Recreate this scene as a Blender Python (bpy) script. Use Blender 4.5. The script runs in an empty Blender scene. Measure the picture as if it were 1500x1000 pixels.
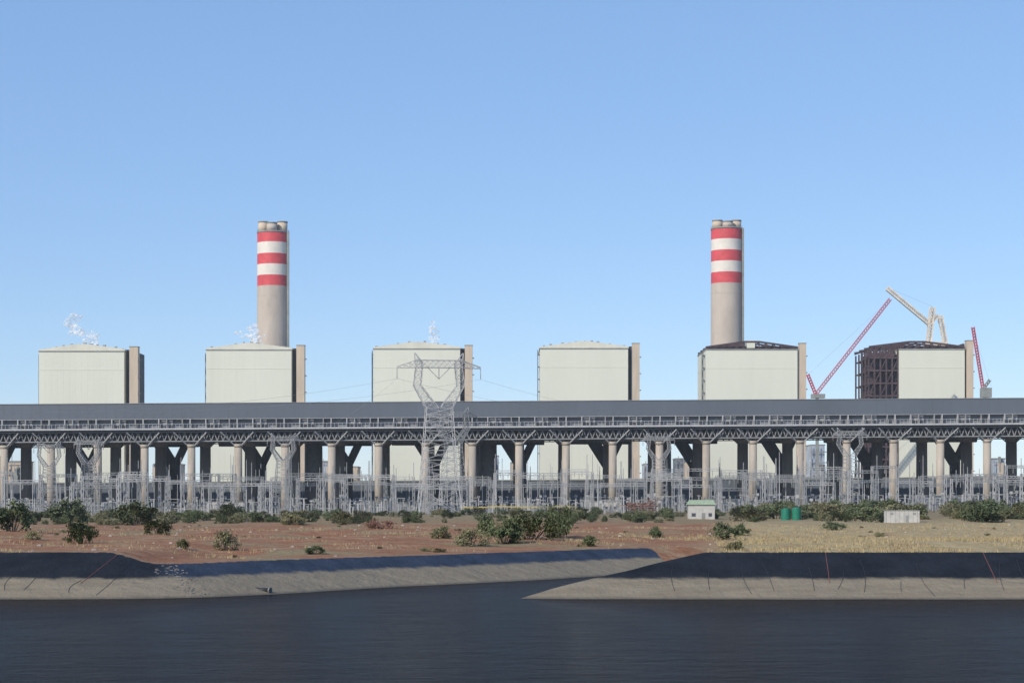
import bpy, math, random, bmesh
import numpy as np
from mathutils import Vector, Matrix
random.seed(7); rng=np.random.default_rng(7)
F=2833.0; HC=12.0; HOR=735.0
def X(px,D): return (px-750)/F*D
def Z(py,D): return HC+(HOR-py)/F*D
scene=bpy.context.scene
# ---------------------------------------------------------------- materials
def mat(name,col,rough=0.8,var=0.15,scale=0.2,metal=0.0,bump=0.0,spec=0.3,stretch=(1,1,1),col2=None,island=0.0):
    m=bpy.data.materials.new(name); m.use_nodes=True
    nt=m.node_tree; N=nt.nodes; L=nt.links; b=N['Principled BSDF']
    b.inputs['Roughness'].default_value=rough; b.inputs['Metallic'].default_value=metal
    b.inputs['Specular IOR Level'].default_value=spec
    tc=N.new('ShaderNodeNewGeometry'); mp=N.new('ShaderNodeMapping'); mp.inputs['Scale'].default_value=stretch
    L.new(tc.outputs['Position'],mp.inputs['Vector'])
    nz=N.new('ShaderNodeTexNoise'); nz.inputs['Scale'].default_value=scale; nz.inputs['Detail'].default_value=6; nz.inputs['Roughness'].default_value=0.65
    L.new(mp.outputs[0],nz.inputs['Vector'])
    cr=N.new('ShaderNodeValToRGB')
    c2=col2 or tuple(max(0,c*(1-var*2)) for c in col)
    c1=col if col2 else tuple(min(1,c*(1+var)) for c in col)
    cr.color_ramp.elements[0].position=0.3; cr.color_ramp.elements[1].position=0.7
    cr.color_ramp.elements[0].color=(*c2,1); cr.color_ramp.elements[1].color=(*c1,1)
    L.new(nz.outputs['Fac'],cr.inputs['Fac'])
    out=cr.outputs['Color']
    if island>0:
        mr=N.new('ShaderNodeMapRange'); mr.inputs['To Min'].default_value=1-island; mr.inputs['To Max'].default_value=1+island
        L.new(tc.outputs['Random Per Island'],mr.inputs['Value'])
        vm=N.new('ShaderNodeVectorMath'); vm.operation='SCALE'; L.new(out,vm.inputs[0]); L.new(mr.outputs[0],vm.inputs['Scale'])
        out=vm.outputs[0]
    L.new(out,b.inputs['Base Color'])
    if bump>0:
        bp=N.new('ShaderNodeBump'); bp.inputs['Strength'].default_value=bump; bp.inputs['Distance'].default_value=0.5
        L.new(nz.outputs['Fac'],bp.inputs['Height']); L.new(bp.outputs[0],b.inputs['Normal'])
    return m
M={}
M['clad']=mat('pale_cladding',(0.67,0.67,0.56),0.6,0.03,0.05,stretch=(1,1,0.15))
M['cladroof']=mat('roof_sheet',(0.66,0.64,0.53),0.6,0.06,0.1)
M['trim']=mat('trim_grey',(0.27,0.28,0.26),0.7)
M['beige']=mat('beige_concrete',(0.56,0.46,0.35),0.85,0.08,0.15,stretch=(1,1,0.3))
M['conc']=mat('stack_concrete',(0.50,0.43,0.36),0.9,0.08,0.12,stretch=(1,1,0.35))
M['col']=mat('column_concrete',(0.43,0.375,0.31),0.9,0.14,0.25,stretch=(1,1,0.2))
M['colshade']=mat('shaded_column_concrete',(0.19,0.185,0.18),0.9,0.12,0.25,stretch=(1,1,0.2))  # same concrete for the rear row, under-deck shade put into the colour
M['red']=mat('red_paint',(0.62,0.08,0.09),0.6,0.12,0.15)
M['white']=mat('white_paint',(0.72,0.66,0.58),0.6,0.06,0.15)
M['dark']=mat('dark_steel_and_shade',(0.05,0.056,0.067),0.7,0.2,0.1)
M['wind']=mat('wind_wall_sheeting',(0.115,0.133,0.16),0.6,0.06,0.03,stretch=(1,1,0.4))
M['windl']=mat('walkway_cladding',(0.19,0.205,0.23),0.6,0.1,0.1)
M['galv']=mat('galvanised_steel',(0.43,0.43,0.43),0.55,0.1,0.5)
M['galvd']=mat('weathered_steel',(0.29,0.295,0.30),0.6,0.15,0.5)
M['truss']=mat('truss_steel',(0.15,0.16,0.175),0.6,0.15,0.5)
M['hall']=mat('hall_cladding',(0.13,0.15,0.18),0.6,0.15,0.06,stretch=(1,1,0.3))
M['hallb']=mat('blue_white_cladding',(0.40,0.46,0.54),0.6,0.25,0.12)
M['glass']=mat('window_dark',(0.07,0.08,0.095),0.3,0.1,0.1,spec=0.4)
M['rust']=mat('primer_brown_steel',(0.085,0.055,0.06),0.8,0.2,0.3)
M['cranew']=mat('crane_cream',(0.74,0.66,0.54),0.5)
M['craner']=mat('crane_red',(0.50,0.10,0.14),0.5)
M['green']=mat('green_tank_paint',(0.02,0.19,0.12),0.5,0.1,1.0)
M['greenroof']=mat('green_roof',(0.30,0.37,0.25),0.6,0.1,1.0)
M['wallw']=mat('cabin_wall',(0.50,0.48,0.44),0.7,0.1,0.6)
M['yellow']=mat('yellow_paint',(0.55,0.42,0.10),0.6)
M['wire']=mat('conductor',(0.36,0.38,0.41),0.5)
M['leaf']=mat('leaf_green',(0.13,0.145,0.07),0.8,0.3,0.05,col2=(0.062,0.08,0.042),island=0.5,spec=0.1)
M['leafd']=mat('leaf_olive',(0.19,0.175,0.095),0.8,0.3,0.05,col2=(0.11,0.108,0.06),island=0.5,spec=0.1)
M['leafr']=mat('leaf_russet',(0.24,0.12,0.09),0.8,0.3,0.15,col2=(0.15,0.09,0.07),island=0.4,spec=0.1)
M['bark']=mat('bark',(0.12,0.10,0.08),0.9)
M['straw']=mat('dry_grass_blade',(0.46,0.36,0.20),0.85,0.2,0.08,col2=(0.30,0.235,0.125),island=0.35,spec=0.1)
M['rock']=mat('rock',(0.40,0.33,0.27),0.9,0.3,1.0)
M['rope']=mat('red_rope',(0.22,0.085,0.07),0.8)
M['tube']=mat('ballast_tube',(0.03,0.032,0.036),0.6)
M['sand']=mat('sand_bag',(0.20,0.19,0.18),0.9,0.2,1.5)
# ---------------------------------------------------------------- builder
class B:
    def __init__(s,mats): s.v=[];s.f=[];s.m=[];s.mats=mats;s.smooth=[]
    def face(s,idx,m,sm=False): s.f.append(idx);s.m.append(m);s.smooth.append(sm)
    def hexa(s,p,m=0):
        o=len(s.v); s.v+= [tuple(q) for q in p]
        for q in ((0,3,2,1),(4,5,6,7),(0,1,5,4),(1,2,6,5),(2,3,7,6),(3,0,4,7)): s.face([o+i for i in q],m)
    def box(s,x0,x1,y0,y1,z0,z1,m=0,sh=0.0):
        s.hexa([(x0,y0,z0+sh*x0),(x1,y0,z0+sh*x1),(x1,y1,z0+sh*x1),(x0,y1,z0+sh*x0),
                (x0,y0,z1+sh*x0),(x1,y0,z1+sh*x1),(x1,y1,z1+sh*x1),(x0,y1,z1+sh*x0)],m)
    def beam(s,a,b,w,m=0):
        a=Vector(a);b=Vector(b);d=b-a
        if d.length<1e-6:return
        d.normalize(); up=Vector((0,0,1)) if abs(d.z)<0.9 else Vector((0,1,0))
        u=d.cross(up).normalized()*w*0.5; v=d.cross(u).normalized()*w*0.5
        p=[a-u-v,a+u-v,a+u+v,a-u+v,b-u-v,b+u-v,b+u+v,b-u+v]
        o=len(s.v); s.v+=[tuple(q) for q in p]
        for q in ((0,3,2,1),(4,5,6,7),(0,1,5,4),(1,2,6,5),(2,3,7,6),(3,0,4,7)): s.face([o+i for i in q],m)
    def tube(s,a,b,r0,r1,m=0,n=16,caps=True,sm=True):
        a=Vector(a);b=Vector(b);d=(b-a).normalized(); up=Vector((0,0,1)) if abs(d.z)<0.9 else Vector((0,1,0))
        u=d.cross(up).normalized(); v=u.cross(d).normalized(); o=len(s.v)
        for P,r in ((a,r0),(b,r1)):
            for i in range(n):
                t=2*math.pi*i/n; s.v.append(tuple(P+u*math.cos(t)*r+v*math.sin(t)*r))
        for i in range(n):
            j=(i+1)%n; s.face([o+i,o+n+i,o+n+j,o+j],m,sm)
        if caps:
            s.face([o+i for i in range(n)],m); s.face([o+n+i for i in reversed(range(n))],m)
    def lattice(s,b4,t4,n,w,wb,m=0,horiz=True):
        b4=[Vector(p) for p in b4];t4=[Vector(p) for p in t4]
        for i in range(4): s.beam(b4[i],t4[i],w,m)
        L=[[b4[i].lerp(t4[i],k/n) for i in range(4)] for k in range(n+1)]
        for k in range(n):
            for i in range(4):
                j=(i+1)%4
                s.beam(L[k][i],L[k+1][j],wb,m); s.beam(L[k][j],L[k+1][i],wb,m)
                if horiz: s.beam(L[k+1][i],L[k+1][j],wb,m)
    def boom(s,a,b,w,n,wm,wb,m=0):
        a=Vector(a);b=Vector(b);d=(b-a).normalized(); up=Vector((0,1,0))
        u=d.cross(up).normalized()*w/2; v=up*w/2
        s.lattice([a-u-v,a+u-v,a+u+v,a-u+v],[b-u-v,b+u-v,b+u+v,b-u+v],n,wm,wb,m,False)
    def make(s,name,parent=None):
        me=bpy.data.meshes.new(name); me.from_pydata(s.v,[],s.f)
        for k in s.mats: me.materials.append(M[k])
        me.polygons.foreach_set('material_index',s.m); me.polygons.foreach_set('use_smooth',s.smooth); me.update()
        ob=bpy.data.objects.new(name,me); scene.collection.objects.link(ob)
        if parent: ob.parent=parent
        return ob
def empty(name,loc=(0,0,0)):
    e=bpy.data.objects.new(name,None); scene.collection.objects.link(e); e.empty_display_size=2; return e
# ---------------------------------------------------------------- terrain
poly=np.array([(-5000,40),(5000,40),(5000,239),(300,239),(120,239.6),(40,239),(10,239.5),(1,241),(5,252),(17,274),(40,300),(80,335),(160,393),(300,478),
 (288,505),(146,420),(62,361),(25,328),(4,299),(-4,288),(-15,276),(-25,262),(-31,252),(-38,244),(-48,240),(-60,239),(-160,239.5),(-5000,239)],float)
def sdist(x,y):
    d=np.full(x.shape,1e9); ins=np.zeros(x.shape,bool)
    for i in range(len(poly)):
        a=poly[i];b=poly[(i+1)%len(poly)]; ab=b-a
        t=np.clip(((x-a[0])*ab[0]+(y-a[1])*ab[1])/(ab@ab),0,1)
        d=np.minimum(d,np.hypot(x-a[0]-t*ab[0],y-a[1]-t*ab[1]))
        c=((a[1]>y)!=(b[1]>y)); 
        with np.errstate(divide='ignore',invalid='ignore'):
            xi=(b[0]-a[0])*(y-a[1])/((b[1]-a[1]) if b[1]!=a[1] else 1e-9)+a[0]
        ins^=(c&(x<xi))
    return np.where(ins,-d,d)
def ss(a,b,x):
    t=np.clip((x-a)/(b-a),0,1); return t*t*(3-2*t)
waves=[(rng.uniform(0.02,0.5),rng.uniform(0,6.28),rng.uniform(0,6.28)) for _ in range(26)]
def bumps(x,y):
    r=np.zeros(x.shape)
    for k,th,ph in waves: r+=np.sin(k*(x*math.cos(th)+y*math.sin(th))+ph)*0.05/(k+0.06)*0.35
    return r
def height(x,y,full=False):
    x=np.asarray(x,float);y=np.asarray(y,float)
    d=sdist(x,y)+0.35*np.sin(x*0.31)*np.sin(x*0.083+1)
    yc=np.interp(x,[-10,3,12,30,70,150,290,400],[245,268,285,312,347,407,492,560])
    right=(y<yc)&(x>0)&(y>100)
    top=np.where(right,5.4,5.4-1.5*ss(-54,-46,x)+0.3*ss(20,90,x))
    top=np.where(y<130,10.4,top)
    e=d-3*top
    plain=5.0+1.4*ss(300,800,y)+0.006*x*ss(400,1050,y)*(np.abs(x)<1500)
    plain=np.where(y<130,10.4,plain)
    bp=bumps(x,y)*ss(2,30,e)*(1-ss(900,1050,y))
    land=top+ss(0,70,e)*(plain-top)+np.where(right,1.15*ss(3,16,e)*(1-ss(40,90,e)*0.7),0)+bp*0.85*(1-0.6*right)
    z=np.where(e<0,np.clip(d/3,-4,None),land)
    left_far=(~right)&(y>300)&(x>0)
    eatt=e+np.where(left_far,ss(24,32,x)*30,0)
    grassy=np.maximum(right.astype(float),ss(-6,8,x-30-(y-300)*0.12)*(y>250))
    chan=np.where((~right)&(y>230),ss(-47,-43,x),0.0)
    if full: return z,d,e,grassy,eatt,chan
    return z
def gz(x,y): return float(height(np.array([x]),np.array([y]))[0])
def axis(pts):
    out=[]
    for a,b,st in pts: out+=list(np.arange(a,b,st))
    return np.array(out)
pos=[(0,150,1.2),(150,320,4),(320,700,20),(700,2000,100),(2000,9001,700)]
xs=axis(pos); xs=np.concatenate([-xs[:0:-1],xs])
ys=axis([(-300,0,50),(0,48,3),(48,232,20),(232,330,0.8),(330,460,2),(460,700,5),(700,1300,20),(1300,3000,150),(3000,12001,900)])
gx,gy=np.meshgrid(xs,ys); zz,dd,ee,rr,ea,ch=height(gx.ravel(),gy.ravel(),True)
me=bpy.data.meshes.new('ground'); nx,ny=len(xs),len(ys)
verts=np.stack([gx.ravel(),gy.ravel(),zz],1)
i=np.arange(nx-1)[None,:]+np.arange(ny-1)[:,None]*nx; i=i.ravel()
faces=np.stack([i,i+1,i+1+nx,i+nx],1)
me.from_pydata(verts.tolist(),[],faces.tolist())
for nm,a in (('shore',dd),('edge',ea),('grassy',rr),('chan',ch)):
    at=me.attributes.new(nm,'FLOAT','POINT'); at.data.foreach_set('value',a.astype(np.float32))
me.polygons.foreach_set('use_smooth',[True]*len(me.polygons)); me.update()
ground=bpy.data.objects.new('ground',me); scene.collection.objects.link(ground)
def ground_mat():
    m=bpy.data.materials.new('earth_banks'); m.use_nodes=True; nt=m.node_tree;N=nt.nodes;L=nt.links;b=N['Principled BSDF']
    b.inputs['Specular IOR Level'].default_value=0.15; b.inputs['Roughness'].default_value=0.9
    g=N.new('ShaderNodeNewGeometry')
    def noise(sc,st=(1,1,1),det=6,ro=0.6):
        mp=N.new('ShaderNodeMapping'); mp.inputs['Scale'].default_value=st; L.new(g.outputs['Position'],mp.inputs[0])
        n=N.new('ShaderNodeTexNoise'); n.inputs['Scale'].default_value=sc;n.inputs['Detail'].default_value=det;n.inputs['Roughness'].default_value=ro; L.new(mp.outputs[0],n.inputs['Vector']); return n.outputs['Fac']
    def ramp(f,a,ca,bb,cb):
        r=N.new('ShaderNodeValToRGB'); e=r.color_ramp.elements; e[0].position=a;e[0].color=(*ca,1);e[1].position=bb;e[1].color=(*cb,1); L.new(f,r.inputs[0]); return r.outputs[0]
    def mix(f,a,c):
        x=N.new('ShaderNodeMix'); x.data_type='RGBA'; L.new(f,x.inputs[0]); L.new(a,x.inputs[6]); L.new(c,x.inputs[7]); return x.outputs[2]
    def math_(op,a,c):
        x=N.new('ShaderNodeMath'); x.operation=op
        for k,q in enumerate((a,c)):
            if isinstance(q,(int,float)): x.inputs[k].default_value=q
            else: L.new(q,x.inputs[k])
        return x.outputs[0]
    def step(v,a,bb):
        x=N.new('ShaderNodeMapRange'); x.interpolation_type='SMOOTHSTEP'; x.inputs['From Min'].default_value=a;x.inputs['From Max'].default_value=bb; L.new(v,x.inputs['Value']); return x.outputs[0]
    def attr(n): a=N.new('ShaderNodeAttribute'); a.attribute_name=n; return a.outputs['Fac']
    n1=noise(0.045); n2=noise(0.35); n3=noise(0.9,(1,1,1),8,0.7); n4=noise(0.12,(1,1.6,1),7,0.7)
    soil=mix(step(n4,0.44,0.62),ramp(n3,0.3,(0.17,0.075,0.038),0.7,(0.33,0.15,0.078)),ramp(n3,0.3,(0.22,0.13,0.075),0.7,(0.37,0.25,0.15)))
    scrub=ramp(n3,0.3,(0.15,0.12,0.065),0.7,(0.31,0.235,0.13))
    soil=mix(step(n1,0.52,0.64),soil,scrub)
    sxyz=N.new('ShaderNodeSeparateXYZ'); L.new(g.outputs['Position'],sxyz.inputs[0])
    straw=ramp(noise(0.5,(0.5,1,1),7,0.7),0.3,(0.24,0.185,0.10),0.7,(0.46,0.36,0.20))
    straw=mix(step(n4,0.54,0.68),straw,ramp(n3,0.3,(0.24,0.13,0.07),0.7,(0.36,0.21,0.12)))
    far=step(sxyz.outputs['Y'],480,700)
    land=mix(attr('grassy'),soil,straw)
    land=mix(far,land,scrub)
    sed=ramp(noise(0.5,(0.25,1,1),7,0.7),0.3,(0.18,0.15,0.108),0.75,(0.275,0.232,0.168))
    sed=mix(step(attr('shore'),0.1,1.0),ramp(n3,0.3,(0.11,0.10,0.08),0.7,(0.15,0.13,0.10)),sed)
    lin=ramp(noise(0.25,(1,1,0.3),6,0.6),0.3,(0.010,0.013,0.018),0.75,(0.022,0.026,0.034))
    lin_sheen=ramp(noise(0.25,(1,1,0.3),6,0.6),0.3,(0.022,0.032,0.052),0.75,(0.044,0.060,0.090))  # bluish sheen on the channel liner, painted into its base colour
    lin=mix(attr('chan'),lin,lin_sheen)
    sh=math_('ADD',attr('shore'),math_('MULTIPLY',math_('SUBTRACT',n2,0.5),2.2))
    c=mix(step(sh,6.2,7.6),sed,lin)
    ed=math_('ADD',attr('edge'),math_('MULTIPLY',math_('SUBTRACT',n3,0.5),2.5))
    landm=step(ed,0.0,0.5)
    c=mix(landm,c,land)
    L.new(c,b.inputs['Base Color'])
    bp=N.new('ShaderNodeBump'); bp.inputs['Strength'].default_value=0.7; bp.inputs['Distance'].default_value=0.4; L.new(math_('ADD',n3,math_('MULTIPLY',n2,1.5)),bp.inputs['Height']); L.new(bp.outputs[0],b.inputs['Normal'])
    return m
me.materials.append(ground_mat())
# ---------------------------------------------------------------- water
def water():
    me=bpy.data.meshes.new('reservoir_water'); me.from_pydata([(-5200,36,0),(5200,36,0),(5200,560,0),(-5200,560,0)],[],[(0,1,2,3)])
    ob=bpy.data.objects.new('reservoir_water',me); scene.collection.objects.link(ob)
    m=bpy.data.materials.new('rippled_water'); m.use_nodes=True; nt=m.node_tree;N=nt.nodes;L=nt.links;b=N['Principled BSDF']
    b.inputs['Roughness'].default_value=0.22; b.inputs['IOR'].default_value=1.33; b.inputs['Specular IOR Level'].default_value=0.014
    g=N.new('ShaderNodeNewGeometry')
    def nz(sc,st,det,ro=0.6):
        mp=N.new('ShaderNodeMapping'); mp.inputs['Scale'].default_value=st; L.new(g.outputs['Position'],mp.inputs[0])
        n=N.new('ShaderNodeTexNoise'); n.inputs['Scale'].default_value=sc;n.inputs['Detail'].default_value=det; n.inputs['Roughness'].default_value=ro; L.new(mp.outputs[0],n.inputs['Vector']); return n.outputs['Fac']
    a=nz(0.9,(0.55,0.8,1),6,0.65); c=nz(0.16,(0.5,1,1),3)
    cr=N.new('ShaderNodeValToRGB'); e=cr.color_ramp.elements; e[0].position=.3; e[0].color=(0.008,0.0078,0.0098,1); e[1].position=.7; e[1].color=(0.020,0.019,0.022,1); L.new(nz(0.6,(0.35,1,1),6,0.7),cr.inputs[0]); L.new(cr.outputs[0],b.inputs['Base Color'])
    ad=N.new('ShaderNodeMath'); ad.operation='MULTIPLY_ADD'; L.new(c,ad.inputs[0]); ad.inputs[1].default_value=1.2; L.new(a,ad.inputs[2])
    bp=N.new('ShaderNodeBump'); bp.inputs['Strength'].default_value=1.0; bp.inputs['Distance'].default_value=1.6; L.new(ad.outputs[0],bp.inputs['Height']); L.new(bp.outputs[0],b.inputs['Normal'])
    me.materials.append(m)
water()
# ---------------------------------------------------------------- liner tubes / ropes / pipe
def slope_line(bld,x,r,m,yb=239,dx=0.0,lo=0.0,hi=5.3,n=8,sag=0):
    prev=None
    for k in range(n+1):
        t=k/n; z=lo+(hi-lo)*t; yy=yb+z*3; xx=x+dx*t+sag*math.sin(t*math.pi); p=(xx,yy,gz(xx,yy)+r*0.5)
        if prev: bld.tube(prev,p,r,r,m,6,False)
        prev=p
bl=B(['tube','rope'])
for px in list(range(-200,200,52))+list(range(985,1700,47)):
    x=X(px+random.uniform(-14,14),247); slope_line(bl,x,0.035,0,dx=random.uniform(-0.3,2.2),lo=random.uniform(.2,1.2),hi=random.uniform(2.0,4.6),sag=random.uniform(-.6,.6))
for px,dx in ((1205,1.2),(1445,0.8),(132,2.6)):
    slope_line(bl,X(px,250),0.04,1,dx=dx,lo=1.8,hi=5.35)
bl.make('liner_ballast_lines')
b=B(['tube','sand'])
x0=-32.3;y0=252.6; zc=gz(x0,y0)
b.tube((x0-1.6,y0+0.9,zc+.2),(x0+0.6,y0-0.1,zc+.1),0.3,0.3,0,14)
b.tube((x0+0.6,y0-0.1,zc+.1),(x0+0.8,y0-0.2,zc+.09),0.4,0.4,1,14)
b.make('outfall_pipe')
def blob(bld,c,r,m=0,sq=0.6,seed=0,sm=False,nu=7,nv=4,jit=0.2):
    R=random.Random(seed); o=len(bld.v)
    bld.v.append((c[0],c[1],c[2]+r*sq))
    for j in range(1,nv):
        for i in range(nu):
            ph=math.pi*j/nv; th=2*math.pi*i/nu; k=r*R.uniform(1-jit,1+jit)
            bld.v.append((c[0]+k*math.sin(ph)*math.cos(th),c[1]+k*math.sin(ph)*math.sin(th),c[2]+k*sq*math.cos(ph)))
    bld.v.append((c[0],c[1],c[2]-r*sq)); last=len(bld.v)-1
    for i in range(nu):
        j=(i+1)%nu; bld.face([o,o+1+i,o+1+j],m,sm); bld.face([last,last-nu+j,last-nu+i],m,sm)
        for q in range(nv-2):
            a=o+1+q*nu; bld.face([a+i,a+nu+i,a+nu+j,a+j],m,sm)
b=B(['sand','rock'])
for k in range(170):
    t=k/169; x=-46.5+8.5*t+random.gauss(0,0.9); y=255-13.5*t+random.gauss(0,0.9)
    blob(b,(x,y,gz(x,y)),random.uniform(0.07,0.24),0,0.4,k)
b.make('rubble_line')
b=B(['rock'])
for k in range(340):
    x=random.uniform(-150,150); y=random.uniform(262,520); z,d,e=[q[0] for q in height(np.array([x]),np.array([y]),True)[:3]]
    if e<2: continue
    blob(b,(x,y,z),random.choice([0.12,0.2,0.3,0.45])*random.uniform(.7,1.2),0,0.6,k)
b.make('scattered_rocks')
# ---------------------------------------------------------------- vegetation
def bush_mesh(seed,mkey,n=1500,tall=1.0,leaf=0.075):
    R=random.Random(seed); b=B([mkey,'bark'])
    cl=[]
    for _ in range(22):
        th=R.uniform(0,6.28); rr=math.sqrt(R.random())*0.85; h=R.uniform(0.15,1.0)*tall*(1-0.45*rr*rr)
        cl.append((math.cos(th)*rr,math.sin(th)*rr,h,R.uniform(0.14,0.32)))
    for c in cl[:12]:
        b.tube((c[0]*0.1,c[1]*0.1,-0.15),(c[0]*0.8,c[1]*0.8,c[2]*0.9),0.03,0.01,1,5,False)
    for _ in range(n):
        c=R.choice(cl); g=[R.gauss(0,0.55) for _ in range(3)]
        p=Vector((c[0]+g[0]*c[3],c[1]+g[1]*c[3],max(0.0,c[2]+g[2]*c[3]*0.8)))
        u=Vector([R.gauss(0,1) for _ in range(3)]).normalized(); v=u.orthogonal().normalized()
        s=leaf*R.uniform(0.6,1.4); o=len(b.v)
        b.v+=[tuple(p-u*s),tuple(p+v*s*0.5),tuple(p+u*s),tuple(p-v*s*0.5)]; b.face([o,o+1,o+2,o+3],0)
    me=bpy.data.meshes.new('foliage_%s_%d'%(mkey,seed)); me.from_pydata(b.v,[],b.f)
    for k in b.mats: me.materials.append(M[k])
    me.polygons.foreach_set('material_index',b.m); me.update(); return me
bm_g=[bush_mesh(s,'leaf',1500,1.0) for s in range(5)]+[bush_mesh(20,'leafd',1200,0.9),bush_mesh(21,'leafd',900,0.8),bush_mesh(22,'leafd',1200,0.9)]
bm_r=bush_mesh(30,'leafr',900,0.8)
def place(me_,name,x,y,w,h,parent=None,sink=0.1):
    ob=bpy.data.objects.new(name,me_); scene.collection.objects.link(ob)
    ob.location=(x,y,gz(x,y)-sink); ob.scale=(w/2,w/2,h); ob.rotation_euler=(0,0,random.uniform(0,6.28))
    if parent: ob.parent=parent
    return ob
def groundD(px,py):
    for D in np.arange(262,1000,2.0):
        if HOR+(HC-gz(X(px,D),D))*F/D<=py: return float(D)
    return 900.0
TD=min(groundD(1158,761),640); CD=min(groundD(1322,765),560); SD=min(groundD(1028,757),680)
sh=[(18,778,60,46),(120,796,46,34),(200,768,68,34),(232,782,44,22),(330,806,44,32),(268,803,20,14),(48,790,28,14),(460,812,34,14),(500,768,34,22),
 (690,800,60,28),(738,796,60,36),(778,790,70,36),(820,788,54,44),(645,788,34,20),(862,800,26,16),(958,787,26,16),(1075,806,34,16),(1060,790,44,24),(1085,784,26,16),
 (1220,776,36,12),(1290,786,20,8),(340,762,40,26),(100,764,60,32),(430,768,44,20),(710,784,40,24)]
for px,py,w,h in sh:
    D=groundD(px,py); s=D/F; R_=random.choice(bm_g[:7]); place(R_,'shrub',X(px,D),D,w*s,h*s)
for px,py,w,h in ((555,774,44,16),(940,748,50,22)):
    D=groundD(px,py); s=D/F; place(bm_r,'russet_shrub',X(px,D),D,w*s,h*s)
def blocked(px,D):
    return (1132<px<1186 and D<TD+4) or (1280<px<1366 and D<CD+4) or (995<px<1060 and D<SD+4)
scrub=empty('scrub_bushes')
for k in range(740):
    D=random.uniform(560,890); px=random.uniform(-160,1660); x=X(px,D)
    h=random.uniform(1.4,3.5)
    if px>1090:
        h*=1.75 if random.random()<0.7 else 1.0
        if random.random()<0.2: continue
    elif random.random()<0.28: continue
    if 450<px<1000 and random.random()<0.5: h*=0.6
    if blocked(px,D) or blocked(px-10,D) or blocked(px+10,D): continue
    place(random.choice(bm_g),'bush',x,D,h*random.uniform(1.3,2.8),h,scrub)
for k in range(60):
    D=random.uniform(285,520); px=random.uniform(-60,1560); x=X(px,D)
    z,d,e=[q[0] for q in height(np.array([x]),np.array([D]),True)[:3]]
    if e<3 or blocked(px,D): continue
    h=random.uniform(0.3,0.8); place(random.choice(bm_g[5:]),'low_bush',x,D,h*random.uniform(1.8,3.4),h,scrub,0.05)
N_=15000; gxx=np.concatenate([rng.uniform(10,135,N_),rng.uniform(-135,60,8000),rng.uniform(30,170,6000)]); gyy=np.concatenate([254+rng.uniform(0,1,N_)**1.4*170,rng.uniform(252,480,8000),rng.uniform(330,520,6000)])
z_,d_,e_,r_,ea_,c_=height(gxx,gyy,True)
b=B(['straw'])
pn=np.sin(gxx*0.11+1)*np.sin(gyy*0.09)+np.sin(gxx*0.31+gyy*0.23)*0.5
for k in range(len(gxx)):
    if e_[k]<0.1: continue
    if r_[k]<0.5 and pn[k]<0.3: continue
    if r_[k]>0.5 and pn[k]<-0.9: continue
    for q in range(4):
        th=random.uniform(0,6.28); h=random.uniform(0.2,0.65); ox=random.gauss(0,0.25);oy=random.gauss(0,0.25);w=0.05
        x=gxx[k]+ox;y=gyy[k]+oy;z=z_[k]-0.05; c,s_=math.cos(th)*w,math.sin(th)*w; o=len(b.v)
        b.v+=[(x-c,y-s_,z),(x+c,y+s_,z),(x+random.gauss(0,.15),y+random.gauss(0,.15),z+h)]; b.face([o,o+1,o+2],0)
b.make('dry_grass')
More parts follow.
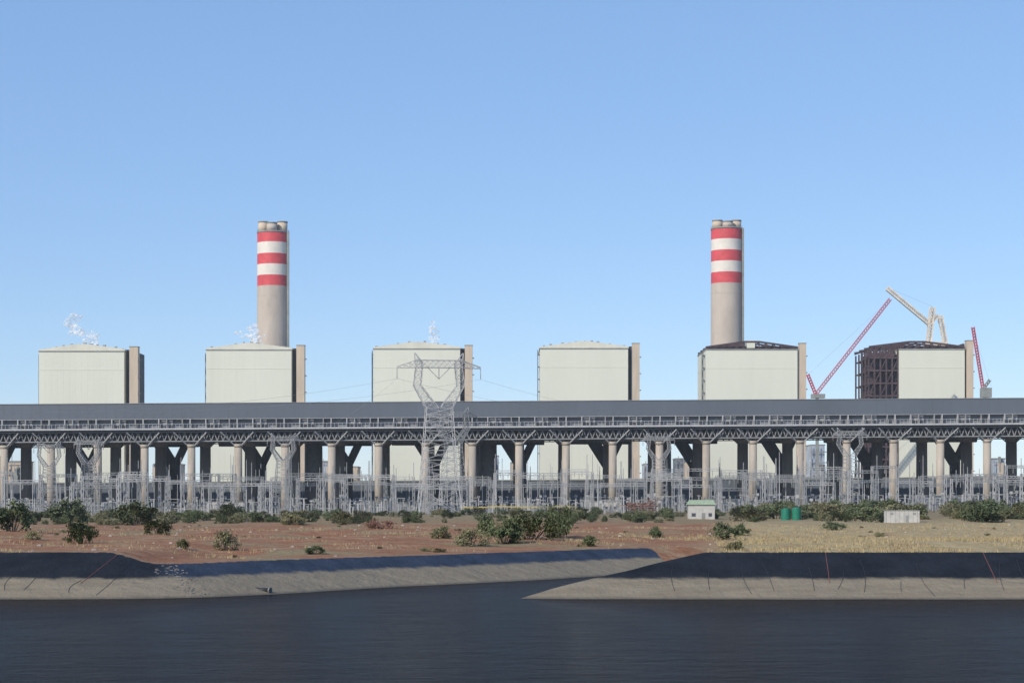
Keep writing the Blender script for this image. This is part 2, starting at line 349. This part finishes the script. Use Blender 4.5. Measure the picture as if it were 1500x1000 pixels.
# ---------------------------------------------------------------- boiler houses
def boiler(x0,x1,ye,yp,tx0,tx1,ty,D,kind=0):
    root=empty('boiler_house'); g=gz(X((x0+x1)/2,D),D)-1
    a,c=X(x0,D),X(x1,D); ze,zp=Z(ye,D),Z(yp,D); dep=62; mid=(a+c)/2
    b=B(['clad','trim'])
    b.box(a,c,D,D+dep,g,ze,0)
    zs=Z(ye+28,D); b.box(a-0.12,c+0.12,D-0.15,D+dep,zs,zs+0.45,0)
    b.box(a-0.3,c+0.3,D-0.35,D+dep+.3,ze-0.6,ze+0.25,1)
    n=14
    for i in range(1,n):
        xx=a+(c-a)*i/n; b.box(xx-0.1,xx+0.1,D-0.05,D-0.002,g,ze-1.1,0)
    b.make('walls',root)
    r=B(['cladroof','trim','rust','galvd','clad'])
    if kind==0:
        y0,y1=D+0.4,D+dep
        prof=[(a-0.5,ze+0.3),(a-0.5,ze+1.0),(mid-3,zp),(mid+3,zp),(c+0.5,ze+1.4),(c+0.5,ze+0.3)]
        o=len(r.v); n=len(prof)
        for yy in (y0,y1): r.v+=[(p[0],yy,p[1]) for p in prof]
        r.face([o+i for i in range(n)],0); r.face([o+n+i for i in reversed(range(n))],0)
        for i in range(n): j=(i+1)%n; r.face([o+i,o+n+i,o+n+j,o+j],0)
        for k in range(13):
            xx=a+(c-a)*(0.04+0.077*k)+random.uniform(-1,1); base=ze+0.8+(zp-ze-0.8)*(1-abs(xx-mid)/(c-mid)); s=random.uniform(0.4,1.0)
            r.box(xx-s,xx+s,D+6,D+9,base-0.5,base+random.uniform(0.6,2.0),3)
    else:
        lft=X(1273,D) if kind==2 else a
        for yy in (D+1,D+20,D+40,D+60):
            N=12
            for k in range(N):
                def P(t): 
                    xx=lft+(c-lft)*t; return xx, ze+1.6+(zp-ze-1.8)*min(1,(1-abs(t-0.5)*2)*1.2)
                xa,za=P(k/N);xb,zb=P((k+1)/N)
                r.beam((xa,yy,za),(xb,yy,zb),1.3,2); r.beam((xa,yy,ze+0.4),(xb,yy,zb),0.8,2); r.beam((xb,yy,ze+0.4),(xb,yy,zb),0.8,2)
        r.box(a+1,c-1,D+2,D+dep-2,ze+0.3,ze+2.3,2)
        if kind==1: r.box(X(1094,D),X(1106,D),D+0.5,D+8,ze+1,zp+0.8,4)
    r.make('roof',root)
    t=B(['beige','dark','trim','galvd'])
    ta,tb=X(tx0,D),X(tx1,D); tz=Z(ty,D); gap=(tb-ta)*0.34
    t.box(c+0.02,ta+gap-.05,D+7,D+dep-4,g,tz-1.5,1)  # recess strip: shade of the side wall painted as a dark box
    t.box(ta+gap,tb,D+0.2,D+6.5,g,tz,0)
    t.box(ta+gap-.2,tb+.2,D+0,D+6.7,tz,tz+0.5,2)
    for k in range(9):
        zz_=g+15+k*12
        if zz_<tz: t.box(tb+0.01,tb+1.2,D+1,D+5,zz_,zz_+0.6,3)
    t.make('lift_tower',root)
    s=B(['galvd','dark'])
    for k in range(9):
        z1=ze-4-k*9
        s.box(a-1.6,a-0.02,D+6,D+14,z1,z1+0.5,0); s.beam((a-1.5,D+6,z1),(a-1.5,D+14,z1-9),0.4,0)
    s.beam((a-1.5,D+6,g),(a-1.5,D+6,ze-2),0.4,1); s.beam((a-1.5,D+14,g),(a-1.5,D+14,ze),0.4,1)
    s.make('side_stair',root)
    if kind==2:
        f=B(['rust','galvd']); fa=X(1273,D)
        for i in range(6):
            for j in range(5):
                xx=fa+(a-fa)*i/5*0.98; yy=D+2+j*13; f.beam((xx,yy,g),(xx,yy,ze+(1.5 if i else -1)),1.1,0)
        for k in range(13):
            zz_=g+8+k*9.2
            if zz_>ze: break
            for j in range(5): f.beam((fa-0.5,D+2+j*13,zz_),(a,D+2+j*13,zz_),1.2,0)
            f.box(fa,a,D+3,D+56,zz_-0.4,zz_,0)
            for i in range(5):
                xa=fa+(a-fa)*i/5
                if (i+k)%2==0: f.beam((xa,D+2,zz_),(xa+(a-fa)/5,D+2,zz_+9),0.7,0)
        f.box(fa+4,a-0.5,D+12,D+50,g,ze-2,0)
        for k in range(7): 
            zz_=ze-6-k*7; f.box(fa-1.6,fa-0.2,D+1,D+6,zz_,zz_+1,0)
        f.make('open_steel_frame',root)
Ds=1400
boiler(57,182,514,503.5,183,202,508,Ds,0)
boiler(302,427,512,502,428,446,506,Ds,0)
boiler(547,674,510.5,500.5,675,692,506,Ds,0)
boiler(791,920,510,499.5,921,937,503,Ds,0)
boiler(1034,1168,511.5,500,1166,1181,503,Ds,1)
boiler(1317,1413,511,500,1411,1426,499,Ds,2)
# ---------------------------------------------------------------- smokestacks
def stack(px0,px1,cuts,ytop,D=1500):
    root=empty('smokestack'); cx=(X(px0,D)+X(px1,D))/2; r=(X(px1,D)-X(px0,D))/2; g=gz(cx,D)-1
    b=B(['conc','red','white','trim'])
    zs=[Z(c,D) for c in cuts]; seq=[1,2,1,2,1]
    for i in range(5): b.tube((cx,D,zs[i+1]),(cx,D,zs[i]),r*1.0,r*1.0,seq[i],64,False)
    b.tube((cx,D,g),(cx,D,zs[5]),r*1.06,r,0,64,False)
    for k in range(9):
        z1=zs[5]-8-k*14; b.tube((cx,D,z1),(cx,D,z1+0.35),r*1.008,r*1.008,0,64,True)
    b.tube((cx,D,zs[0]-0.8),(cx,D,zs[0]+0.4),r*1.02,r*1.02,3,64)
    b.make('shaft',root)
    c=B(['conc','dark','beige','trim'])
    zt=Z(ytop,D)
    for k,(dx,dy) in enumerate(((-0.60,-0.1),(0.60,-0.1),(0.0,0.45),(0.0,-0.62))):
        top=zt-(1.6 if k==3 else 0)
        c.tube((cx+dx*r,D+dy*r,zs[0]),(cx+dx*r,D+dy*r,top-1.0),r*0.33,r*0.33,(2,2,1,0)[k],24)
        c.tube((cx+dx*r,D+dy*r,top-1.0),(cx+dx*r,D+dy*r,top),r*0.35,r*0.35,3,24)
    for k in range(20):
        t=k/20*6.283; c.beam((cx+r*math.cos(t),D+r*math.sin(t),zs[0]),(cx+r*math.cos(t),D+r*math.sin(t),zs[0]+2.2),0.25,3)
    c.make('flues',root)
    l=B(['trim'])
    l.box(cx+r*0.93,cx+r*1.07,D-r*.5,D-r*.3,g,zs[0],0); l.make('ladder',root)
stack(377,423,(341,356.5,373,388.5,404.5,420),325)
stack(1041.5,1087,(335.5,352,368,384,400,416),323)
# ---------------------------------------------------------------- air cooled condenser
acc=empty('air_cooled_condenser'); SH=0.0062; D0=1100.0; XL,XR=-455.0,455.0; DEP=80
b=B(['wind','windl','trim','galv','dark','galvd'])
b.box(XL,XR,D0,D0+DEP,60.6,69.2,0,SH)
b.box(XL-.3,XR+.3,D0-0.35,D0+DEP,69.2,69.5,5,SH)
x=XL
while x<XR:
    b.box(x-0.08,x+0.08,D0-0.06,D0-0.003,60.7,69.1,0,SH); x+=5.34
b.box(XL,XR,D0+3,D0+DEP-3,55.2,60.6,1,SH)
b.box(XL,XR,D0-1.6,D0+DEP,54.2,55.2,3,SH)
b.box(XL,XR,D0-0.3,D0+DEP,52.8,54.2,4,SH)
b.make('wind_wall',acc)
b=B(['galv','galvd','truss'])
pit=X(278.8,D0)-X(210,D0); xc0=X(210,D0)
x=xc0-9*pit; k=0
while x<XR:
    for j in range(6):
        xx=x+j*pit/6
        if j in(1,4): continue
        b.box(xx-0.3,xx+0.3,D0-0.9,D0+2.9,55.3,60.4,0 if j%2==0 else 1,SH)
    b.box(x+pit*0.36,x+pit*0.62,D0+1.2,D0+2.9,57,60.5,1,SH)
    x+=pit
x=XL
while x<XR:
    b.box(x-0.1,x+0.1,D0-1.5,D0-1.3,55.2,57.4,0,SH); x+=2.2
b.box(XL,XR,D0-1.55,D0-1.35,57.4,57.6,0,SH); b.box(XL,XR,D0-1.5,D0-1.4,56.3,56.4,1,SH)
b.box(XL,XR,D0-0.8,D0-0.3,60.1,60.55,1,SH)
b.make('walkway_railing',acc)
b=B(['truss','galvd','dark'])
for row,yy in enumerate((D0+2,D0+14,D0+26,D0+52)):
    st=pit/8; x=xc0-9*pit; k=0; lo,hi=47.8,52.6
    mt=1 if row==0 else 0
    while x<XR:
        s=SH*x
        b.beam((x,yy,hi+s),(x+st/2,yy,lo+s),0.45,mt); b.beam((x+st/2,yy,lo+s),(x+st,yy,hi+s),0.45,mt)
        b.beam((x,yy,lo+s),(x+st,yy,lo+s),0.55,mt)
        b.beam((x+st/2,yy,lo+s),(x+st/2,yy+12,hi+s),0.35,0)
        x+=st
rows=[(D0+4,2.35,'f'),(D0+54,2.9,'r')]
x=xc0-9*pit
while x<XR:
    s=SH*x
    for (yy,rad,_) in rows:
        for sx in(-1,1):
            for sy in (-1,1):
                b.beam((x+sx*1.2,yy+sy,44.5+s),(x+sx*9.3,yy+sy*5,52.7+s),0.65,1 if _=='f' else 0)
                b.beam((x+sx*1.2,yy+sy,46.5+s),(x+sx*4.4,yy+sy*3,52.7+s),0.4,0)
    x+=pit
b.make('deck_truss',acc)
b=B(['col','colshade','dark'])
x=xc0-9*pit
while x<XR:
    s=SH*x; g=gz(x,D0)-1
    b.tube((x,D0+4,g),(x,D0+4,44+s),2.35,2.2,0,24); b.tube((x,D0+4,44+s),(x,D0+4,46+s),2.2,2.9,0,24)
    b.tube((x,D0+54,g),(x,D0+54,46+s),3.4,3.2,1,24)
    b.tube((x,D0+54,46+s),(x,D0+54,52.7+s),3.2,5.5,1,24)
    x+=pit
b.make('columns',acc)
b=B(['dark','truss'])
for k in range(-3,10):
    px=368+127*(k-1); yy=D0+70; xx=X(px,yy); s=SH*xx
    b.tube((xx+6,yy,6),(xx+6,yy,36+s),3.2,3.2,0,20)
    b.tube((xx+6,yy,34+s),(xx-6,yy,53+s),3.6,3.6,0,20)
    b.tube((xx+6,yy,34+s),(xx+15,yy,53+s),2.4,2.4,0,20)
    b.tube((xx-20,yy+4,50+s),(xx+20,yy+4,50+s),3.4,3.4,0,16)
    if k%2==0: b.tube((xx-14,yy-6,6),(xx-14,yy-6,52+s),5.6,5.2,1,24)
b.make('steam_ducts',acc)
b=B(['dark'])
x=xc0-9*pit
while x<XR:
    for j in (0,1):
        for q in range(5):
            xx=x+pit*(0.25+0.5*j); yy=D0+9+q*14.5; s=SH*xx
            b.tube((xx,yy,50.3+s),(xx,yy,52.9+s),5.6,5.0,0,18)
    x+=pit
b.make('fan_bells',acc)
# ---------------------------------------------------------------- turbine hall & auxiliary
hall=empty('turbine_hall'); b=B(['hall','trim','glass','hallb'])
y0=1235
b.box(-470,470,y0,y0+75,4,25.5,0,SH); b.box(-471,471,y0-.4,y0+75.4,25.5,26.3,1,SH)
x=-465
while x<465:
    b.box(x,x+7,y0-.15,y0-.01,16,19,2,SH); b.box(x+8.2,x+8.6,y0-.3,y0-.01,6,25.4,1,SH); x+=9.5
b.make('walls',hall)
def aux(px0,px1,yt,yb,D,mk,dep=25):
    r=empty('auxiliary_building'); b=B([mk,'trim','galvd','beige']); a,c=X(px0,D),X(px1,D); zt=Z(yt,D); R=random.Random(px0)
    b.box(a,c,D,D+dep,4,zt,0); b.box(a-.3,c+.3,D-.3,D+dep+.3,zt,zt+.7,1)
    for i in range(7):
        xx=R.uniform(a,c-2); w=R.uniform(1,4); z0=R.uniform(20,zt-8); b.box(xx,min(xx+w,c),D-R.uniform(1,4),D-.01,z0,z0+R.uniform(3,12) if z0+12<zt+6 else zt,R.choice([1,2,3,0]))
    for z1 in np.arange(24,zt,7.5): b.box(a-1,c+1,D-2.2,D-2.0,z1,z1+.5,2)
    for xx in np.arange(a,c,5): b.box(xx-.25,xx+.25,D-2.4,D-2.21,6,zt,2)
    b.make('walls',r)
for px0,px1,yt,mk in ((225,262,680,'hall'),(448,484,676,'hallb'),(500,524,684,'beige'),(704,730,668,'hallb'),(748,770,678,'beige'),(944,968,680,'hallb'),(990,1014,672,'hall'),(1188,1208,652,'hallb'),(1220,1238,676,'beige'),(1455,1472,672,'hallb'),(12,36,676,'beige')):
    aux(px0,px1,yt,700,1340,mk)
# ---------------------------------------------------------------- transmission towers
def pylon(px,D,ytop,wtop=0.26,wm=0.5,wb=0.24,mk='galv',yaw=0.15,waist=0.062):
    root=empty('transmission_tower'); cx=X(px,D); g=gz(cx,D); H=Z(ytop,D)-g
    b=B([mk,'dark','white']); c,s=math.cos(yaw),math.sin(yaw)
    def T(x,y,z): return (cx+c*x-s*y, D+s*x+c*y, g+z)
    def sq(hx,hy,z,ox=0): return [T(ox-hx,-hy,z),T(ox+hx,-hy,z),T(ox+hx,hy,z),T(ox-hx,hy,z)]
    W=waist
    b.lattice(sq(.135*H,.10*H,0),sq(.115*H,.08*H,.16*H),1,wm*1.2,wb,0)
    b.lattice(sq(.115*H,.08*H,.16*H),sq(W*H,.05*H,.58*H),7,wm*1.1,wb,0)
    b.lattice(sq(W*H,.05*H,.58*H),sq(W*H*.95,.045*H,.66*H),2,wm,wb,0)
    for sx in (-1,1):
        b.lattice(sq(W*.45*H,.045*H,.66*H,sx*W*.5*H),sq(.022*H,.035*H,.80*H,sx*.135*H),4,wm*.9,wb,0)
        b.lattice(sq(.022*H,.035*H,.80*H,sx*.135*H),sq(.02*H,.03*H,.93*H,sx*.12*H),3,wm*.9,wb,0)
        b.lattice(sq(.025*H,.03*H,.93*H,sx*.12*H),sq(.003*H,.003*H,1.0*H,sx*.15*H),2,wm*.7,wb,0)
        a4=[T(sx*.14*H,-.03*H,.91*H),T(sx*.14*H,.03*H,.91*H),T(sx*.14*H,.03*H,.955*H),T(sx*.14*H,-.03*H,.955*H)]
        t4=[T(sx*wtop*H,-.004*H,.905*H),T(sx*wtop*H,.004*H,.905*H),T(sx*wtop*H,.004*H,.915*H),T(sx*wtop*H,-.004*H,.915*H)]
        b.lattice(a4,t4,3,wm*.8,wb,0)
    a4=[T(-.14*H,-.03*H,.91*H),T(-.14*H,.03*H,.91*H),T(-.14*H,.03*H,.955*H),T(-.14*H,-.03*H,.955*H)]
    t4=[T(.14*H,-.03*H,.91*H),T(.14*H,.03*H,.91*H),T(.14*H,.03*H,.955*H),T(.14*H,-.03*H,.955*H)]
    b.lattice(a4,t4,8,wm*.8,wb,0)
    b.make('lattice_frame',root)
    ins=B(['galvd']); pts=[]
    for x in (-wtop*H,0,wtop*H):
        p=T(x,0,.905*H); q=T(x,0,.84*H); ins.tube(p,q,0.14,0.14,0,6); pts.append(q)
        if x==0:
            ins.tube(T(-.07*H,0,.91*H),q,0.12,0.12,0,6); ins.tube(T(.07*H,0,.91*H),q,0.12,0.12,0,6)
    ins.make('insulators',root); return pts,(T(-.15*H,0,H),T(.15*H,0,H))
P0,E0=pylon(643,800,517,yaw=0.16,wm=0.26,wb=0.13,waist=0.085)
small=[(415,985,634),(965,985,634),(1245,985,626),(130,975,640),(72,960,646)]
PS=[pylon(px,D,yt,0.2,0.26,0.13,'galvd',random.uniform(-.3,.3),waist=0.08) for px,D,yt in small]
pylon(664,985,596,0.24,0.24,0.12,'galvd',0.4,waist=0.075)
pw=empty('power_lines'); b=B(['wire'])
def wire(a,c,sag,r=0.035,n=18):
    a=Vector(a);c=Vector(c);prev=None
    for k in range(n+1):
        t=k/n; p=a.lerp(c,t); p.z-=sag*4*t*(1-t)
        if prev is not None: b.tube(prev,p,r,r,0,4,False)
        prev=p
for i,q in enumerate(P0[0:3]):
    if i!=1: wire(q,(X(-260,640)+i*9,640,44),7)
    if i!=1: wire(q,(X(1180,1085),1085,55+i),8)
    if i==0: wire(q,(X(415,985)+i*9-9,985,PS[0][0][1][2]),6)
b.make('conductors',pw)
# ---------------------------------------------------------------- substation
sub=empty('electrical_substation'); b=B(['galv','galvd','trim','white'])
for row,yy in enumerate((905,935,968,1000,1035)):
    x=-330+random.uniform(0,12)
    while x<335:
        w=random.choice([13.5,18,22]); g=gz(x,yy); h=random.uniform(11,20)+row*1.0
        if random.random()<0.7:
            for xx in (x,x+w):
                b.lattice([(xx-.7,yy-.7,g),(xx+.7,yy-.7,g),(xx+.7,yy+.7,g),(xx-.7,yy+.7,g)],[(xx-.45,yy-.45,g+h),(xx+.45,yy-.45,g+h),(xx+.45,yy+.45,g+h),(xx-.45,yy+.45,g+h)],5,.25,.11,random.choice([0,1,1]),False)
                if random.random()<0.4: b.beam((xx,yy,g+h),(xx,yy,g+h+random.uniform(4,9)),0.3,1)
            b.lattice([(x,yy-.5,g+h-1.2),(x,yy+.5,g+h-1.2),(x,yy+.5,g+h),(x,yy-.5,g+h)],[(x+w,yy-.5,g+h-1.2),(x+w,yy+.5,g+h-1.2),(x+w,yy+.5,g+h),(x+w,yy-.5,g+h)],7,.22,.1,random.choice([0,1]),False)
            for q in (0.2,0.5,0.8): b.beam((x+w*q,yy,g+h-1.2),(x+w*q,yy,g+h-4),0.3,2)
        x+=w
    x=-330
    while x<335:
        g=gz(x,yy+12); h=random.choice([3.5,5,6.5,8]); b.beam((x,yy+12,g),(x,yy+12,g+h),random.choice([.3,.45,.6]),random.choice([0,1,1,2]))
        if random.random()<0.5: b.box(x-.7,x+.7,yy+11.4,yy+12.6,g+h,g+h+random.uniform(.5,1.6),random.choice([0,1,2]))
        if random.random()<0.35: b.beam((x,yy+12,g+h),(x+random.choice([4,7]),yy+12,g+h),.22,0)
        x+=random.uniform(2.0,4.5)
    x=-330
    while x<335:
        g=gz(x,yy+5); b.tube((x,yy+5,g),(x,yy+5,g+random.uniform(15,30)),.28,.12,random.choice([0,1,1]),6,False); x+=random.uniform(10,28)
b.make('gantries_and_busbars',sub)
b=B(['wallw','trim','glass','hall'])
for px,w,h,m in ((880,22,6,0),(780,14,5,3),(560,30,6,3),(330,22,7,0),(1090,30,6,3),(1385,34,8,3),(160,26,7,3),(20,30,7,3)):
    yy=1060; xx=X(px,yy); g=gz(xx,yy)-.5; b.box(xx-w/2,xx+w/2,yy,yy+9,g,g+h,m); b.box(xx-w/2-.3,xx+w/2+.3,yy-.3,yy+9.3,g+h,g+h+.4,1)
    for q in range(4): b.box(xx-w/2+w*(q+.3)/4,xx-w/2+w*(q+.7)/4,yy-.1,yy-.01,g+2,g+3.4,2)
b.make('relay_rooms',sub)
# ---------------------------------------------------------------- cranes
def P(px,py,D): return (X(px,D),D,Z(py,D))
c=empty('crawler_crane'); b=B(['craner','galvd','dark']); D=1330
b.boom(P(1193,580,D),P(1304,438,D),2.0,40,.36,.2,0); b.boom(P(1183,548,D),P(1195,578,D),1.8,8,.4,.25,0)
b.beam(P(1184,548,D),P(1302,440,D),.10,1); b.make('boom',c)
b=B(['craner','dark','trim']); px=X(1197,D); g=gz(px,D)
b.box(px-4,px+5,D-3,D+3,Z(583,D),Z(577,D),2); b.box(px-1,px+1,D-1,D+1,g,Z(583,D),2)
b.box(px-6,px+6,D-4,D-2,g,g+2.4,1); b.box(px-6,px+6,D+2,D+4,g,g+2.4,1); b.make('upper_and_tracks',c)
c=empty('crawler_crane'); b=B(['cranew','galvd','dark']); D=1462
b.boom(P(1299,422,D),P(1360,473,D),2.6,20,.7,.42,0); b.boom(P(1360,505,D),P(1366,450,D),3.2,12,.8,.5,0)
b.boom(P(1357,476,D),P(1375,462,D),2.4,5,.7,.4,0); b.boom(P(1377,462,D),P(1385,505,D),2.8,12,.7,.4,0)
b.beam(P(1300,421,D),P(1366,449,D),.12,1); b.beam(P(1366,449,D),P(1384,500,D),.12,1)
b.make('boom',c)
b=B(['cranew','dark']); px=X(1366,D); g=gz(px,D)
b.lattice([(px-4,D-4,g),(px+8,D-4,g),(px+8,D+4,g),(px-4,D+4,g)],[(px-4,D-4,Z(505,D)),(px+8,D-4,Z(505,D)),(px+8,D+4,Z(505,D)),(px-4,D+4,Z(505,D))],14,.8,.4,0)
b.box(px-6,px+10,D-5,D+5,Z(507,D),Z(501,D),0); b.make('mast',c)
c=empty('crawler_crane'); b=B(['craner','dark','trim','galvd']); D=1350
b.boom(P(1425,479,D),P(1440,570,D),1.8,22,.38,.22,0); b.beam(P(1424,480,D),P(1452,566,D),.10,3)
px=X(1443,D); g=gz(px,D); b.box(px-3,px+4,D-3,D+3,Z(582,D),Z(568,D),2); b.boom(P(1440,570,D),P(1450,556,D),1.6,4,.5,.3,2)
b.box(px-1.2,px+1.2,D-1.2,D+1.2,g,Z(582,D),2); b.box(px-5,px+5,D-4,D+4,g,g+3,1); b.make('boom',c)
# ---------------------------------------------------------------- small foreground structures
for px in (1151,1166.5):
    D=TD; x=X(px,D); g=gz(x,D); r=empty('water_tank'); b=B(['green','dark']); R_=6.8*D/F; zb=g-.1; zt=g+19*D/F
    b.tube((x,D,zb),(x,D,zt-.5),R_,R_,0,28,False); b.tube((x,D,zt-.5),(x,D,zt),R_,R_*.35,0,28)
    for k in range(6): z1=zb+(zt-zb)*(k+.5)/6; b.tube((x,D,z1-.05),(x,D,z1+.05),R_*1.03,R_*1.03,0,28)
    b.tube((x,D,zt),(x,D,zt+.2),.45,.45,1,12); b.make('tank_shell',r)
D=CD; x0,x1=X(1298,D),X(1347,D); g=gz((x0+x1)/2,D); r=empty('portable_cabin'); b=B(['wallw','trim','glass'])
zb=g-.1; zt=g+17.5*D/F; b.box(x0,x1,D,D+3.2,zb,zt,0); b.box(x0-.15,x1+.15,D-.15,D+3.35,zt,zt+.15,1)
for q in (.12,.80): b.box(x0+(x1-x0)*q,x0+(x1-x0)*q+.9,D-.03,D-.005,zt-1.2,zt-.6,1)
b.box(x0+(x1-x0)*.58,x0+(x1-x0)*.58+.9,D-.03,D-.005,zb+.2,zb+2.2,1)
for q in range(8): b.box(x0+(x1-x0)*q/7.5,x0+(x1-x0)*q/7.5+.06,D-.05,D-.003,zb,zt,1)
b.make('walls',r)
D=SD; x0,x1=X(1009,D),X(1047,D); g=gz((x0+x1)/2,D); r=empty('pump_shed'); b=B(['wallw','greenroof','glass','trim'])
zt=g+21*D/F; b.box(x0,x1,D,D+5,g-.2,zt,0); xm=(x0+x1)/2
b.hexa([(x0-.5,D-.5,zt),(x1+.5,D-.5,zt),(x1+.5,D+5.5,zt),(x0-.5,D+5.5,zt),(x0+.3,D+2,zt+1.7),(x1-.3,D+2,zt+1.7),(x1-.3,D+3,zt+1.7),(x0+.3,D+3,zt+1.7)],1)
b.box(x0+1,x0+2.4,D-.05,D-.004,g+.9,g+2.1,2); b.box(xm,xm+1.2,D-.05,D-.004,g,g+2.2,3); b.box(x1-2.2,x1-1,D-.05,D-.004,g+.9,g+2.1,2); b.make('walls',r)
b=B(['yellow','galvd']); D=860
x=X(675,D)
while x<X(835,D): 
    g=gz(x,D); b.beam((x,D,g),(x,D,g+4),.2,1); b.beam((x,D,g+3.6),(x+4,D,g+3.6),.45,0); x+=4
b.make('yellow_barrier')
b=B(['galvd']); D=885; x=-330
while x<330:
    g=gz(x,D); b.beam((x,D,g),(x,D,g+3),.18,0)
    for h in (1,2,2.9): b.beam((x,D,g+h),(x+4,D,gz(x+4,D)+h),.08,0)
    x+=4
b.make('perimeter_fence')
# ---------------------------------------------------------------- steam (one fused skin per plume, thin and ragged)
def steam_material():
    m=bpy.data.materials.new('steam_vapour'); m.use_nodes=True; nt=m.node_tree;N=nt.nodes;L=nt.links; N.clear()
    o=N.new('ShaderNodeOutputMaterial'); mx=N.new('ShaderNodeMixShader'); t=N.new('ShaderNodeBsdfTransparent')
    d=N.new('ShaderNodeBsdfDiffuse'); d.inputs[0].default_value=(.95,.95,.95,1)
    tl=N.new('ShaderNodeBsdfTranslucent'); tl.inputs[0].default_value=(.95,.95,.95,1)
    m2=N.new('ShaderNodeMixShader'); m2.inputs[0].default_value=0.45; L.new(d.outputs[0],m2.inputs[1]); L.new(tl.outputs[0],m2.inputs[2])
    g=N.new('ShaderNodeNewGeometry'); n=N.new('ShaderNodeTexNoise'); n.inputs['Scale'].default_value=0.28; n.inputs['Detail'].default_value=6; n.inputs['Roughness'].default_value=0.65; L.new(g.outputs['Position'],n.inputs['Vector'])
    mr=N.new('ShaderNodeMapRange'); mr.interpolation_type='SMOOTHSTEP'; mr.inputs['From Min'].default_value=.40; mr.inputs['From Max'].default_value=.60; mr.inputs['To Min'].default_value=0.05; mr.inputs['To Max'].default_value=0.62; L.new(n.outputs['Fac'],mr.inputs['Value'])
    L.new(mr.outputs[0],mx.inputs[0]); L.new(t.outputs[0],mx.inputs[1]); L.new(m2.outputs[0],mx.inputs[2]); L.new(mx.outputs[0],o.inputs['Surface']); return m
M['steam']=steam_material()
def steam(path,n,seed,rs=1.0):
    R=random.Random(seed); r=empty('steam_plume'); b=B(['steam']); D=1430
    for k in range(n):
        t=R.random()**1.1*(len(path)-1); i=min(int(t),len(path)-2); f=t-i
        px=path[i][0]*(1-f)+path[i+1][0]*f; py=path[i][1]*(1-f)+path[i+1][1]*f; sp=path[i][2]*(1-f)+path[i+1][2]*f
        px+=R.gauss(0,sp*.42); py+=R.gauss(0,sp*.30)
        blob(b,(X(px,D),D+R.gauss(0,1.5),Z(py,D)),R.uniform(0.7,2.3)*(0.6+sp*.03)*rs,0,R.uniform(.6,1),k,True,12,8,0.05)
    ob=b.make('vapour',r)
    md=ob.modifiers.new('fuse','REMESH'); md.mode='VOXEL'; md.voxel_size=0.45; md.use_smooth_shade=True
steam([(142,505,6),(132,493,12),(116,487,11),(102,476,13),(110,460,9)],110,1)
steam([(380,504,7),(374,492,14),(371,477,8)],70,2)
steam([(366,494,6),(345,487,9)],10,5)
steam([(637,504,4),(636,490,8),(634,474,7)],45,3)
# ---------------------------------------------------------------- thin dust haze over the plant
hz=bpy.data.materials.new('dust_haze'); hz.use_nodes=True; nt=hz.node_tree; nt.nodes.clear()
o=nt.nodes.new('ShaderNodeOutputMaterial'); vs=nt.nodes.new('ShaderNodeVolumeScatter'); vs.inputs['Color'].default_value=(.85,.93,1,1); vs.inputs['Density'].default_value=0.00007; vs.inputs['Anisotropy'].default_value=0.0
nt.links.new(vs.outputs[0],o.inputs['Volume'])
M['haze']=hz; b=B(['haze']); b.box(-1400,1400,330,2100,-20,900,0); b.make('atmospheric_haze')
# ---------------------------------------------------------------- light, sky, camera
sv=Vector((-0.62,-0.70,0)).normalized(); el=math.radians(34)
sdir=Vector((sv.x*math.cos(el),sv.y*math.cos(el),math.sin(el)))
ld=bpy.data.lights.new('sun','SUN'); ld.energy=4.3; ld.angle=math.radians(0.5); ld.color=(1.0,0.93,0.82)
lo=bpy.data.objects.new('sun',ld); scene.collection.objects.link(lo); lo.rotation_euler=sdir.to_track_quat('Z','Y').to_euler()
w=bpy.data.worlds.new('World'); scene.world=w; w.use_nodes=True; nt=w.node_tree; bg=nt.nodes['Background']
sk=nt.nodes.new('ShaderNodeTexSky'); sk.sky_type='NISHITA'; sk.sun_disc=False; sk.sun_elevation=el; sk.sun_rotation=math.atan2(sdir.x,sdir.y)
sk.air_density=1.0; sk.dust_density=0.3; sk.ozone_density=2.0; sk.altitude=900
mx=nt.nodes.new('ShaderNodeMix'); mx.data_type='RGBA'; mx.clamp_result=False; mx.inputs[0].default_value=0.45; mx.inputs[7].default_value=(1.1,2.6,5.7,1)
nt.links.new(sk.outputs[0],mx.inputs[6]); nt.links.new(mx.outputs[2],bg.inputs[0]); bg.inputs[1].default_value=0.15
cam=bpy.data.cameras.new('camera'); cam.lens=68; cam.sensor_width=36; cam.sensor_fit='HORIZONTAL'; cam.shift_y=(HOR-500)/1500; cam.clip_end=20000; cam.clip_start=1
co=bpy.data.objects.new('camera',cam); scene.collection.objects.link(co); co.location=(0,0,HC); co.rotation_euler=(math.radians(90),0,0); scene.camera=co
scene.view_settings.view_transform='Standard'; scene.view_settings.look='None'; scene.view_settings.exposure=0
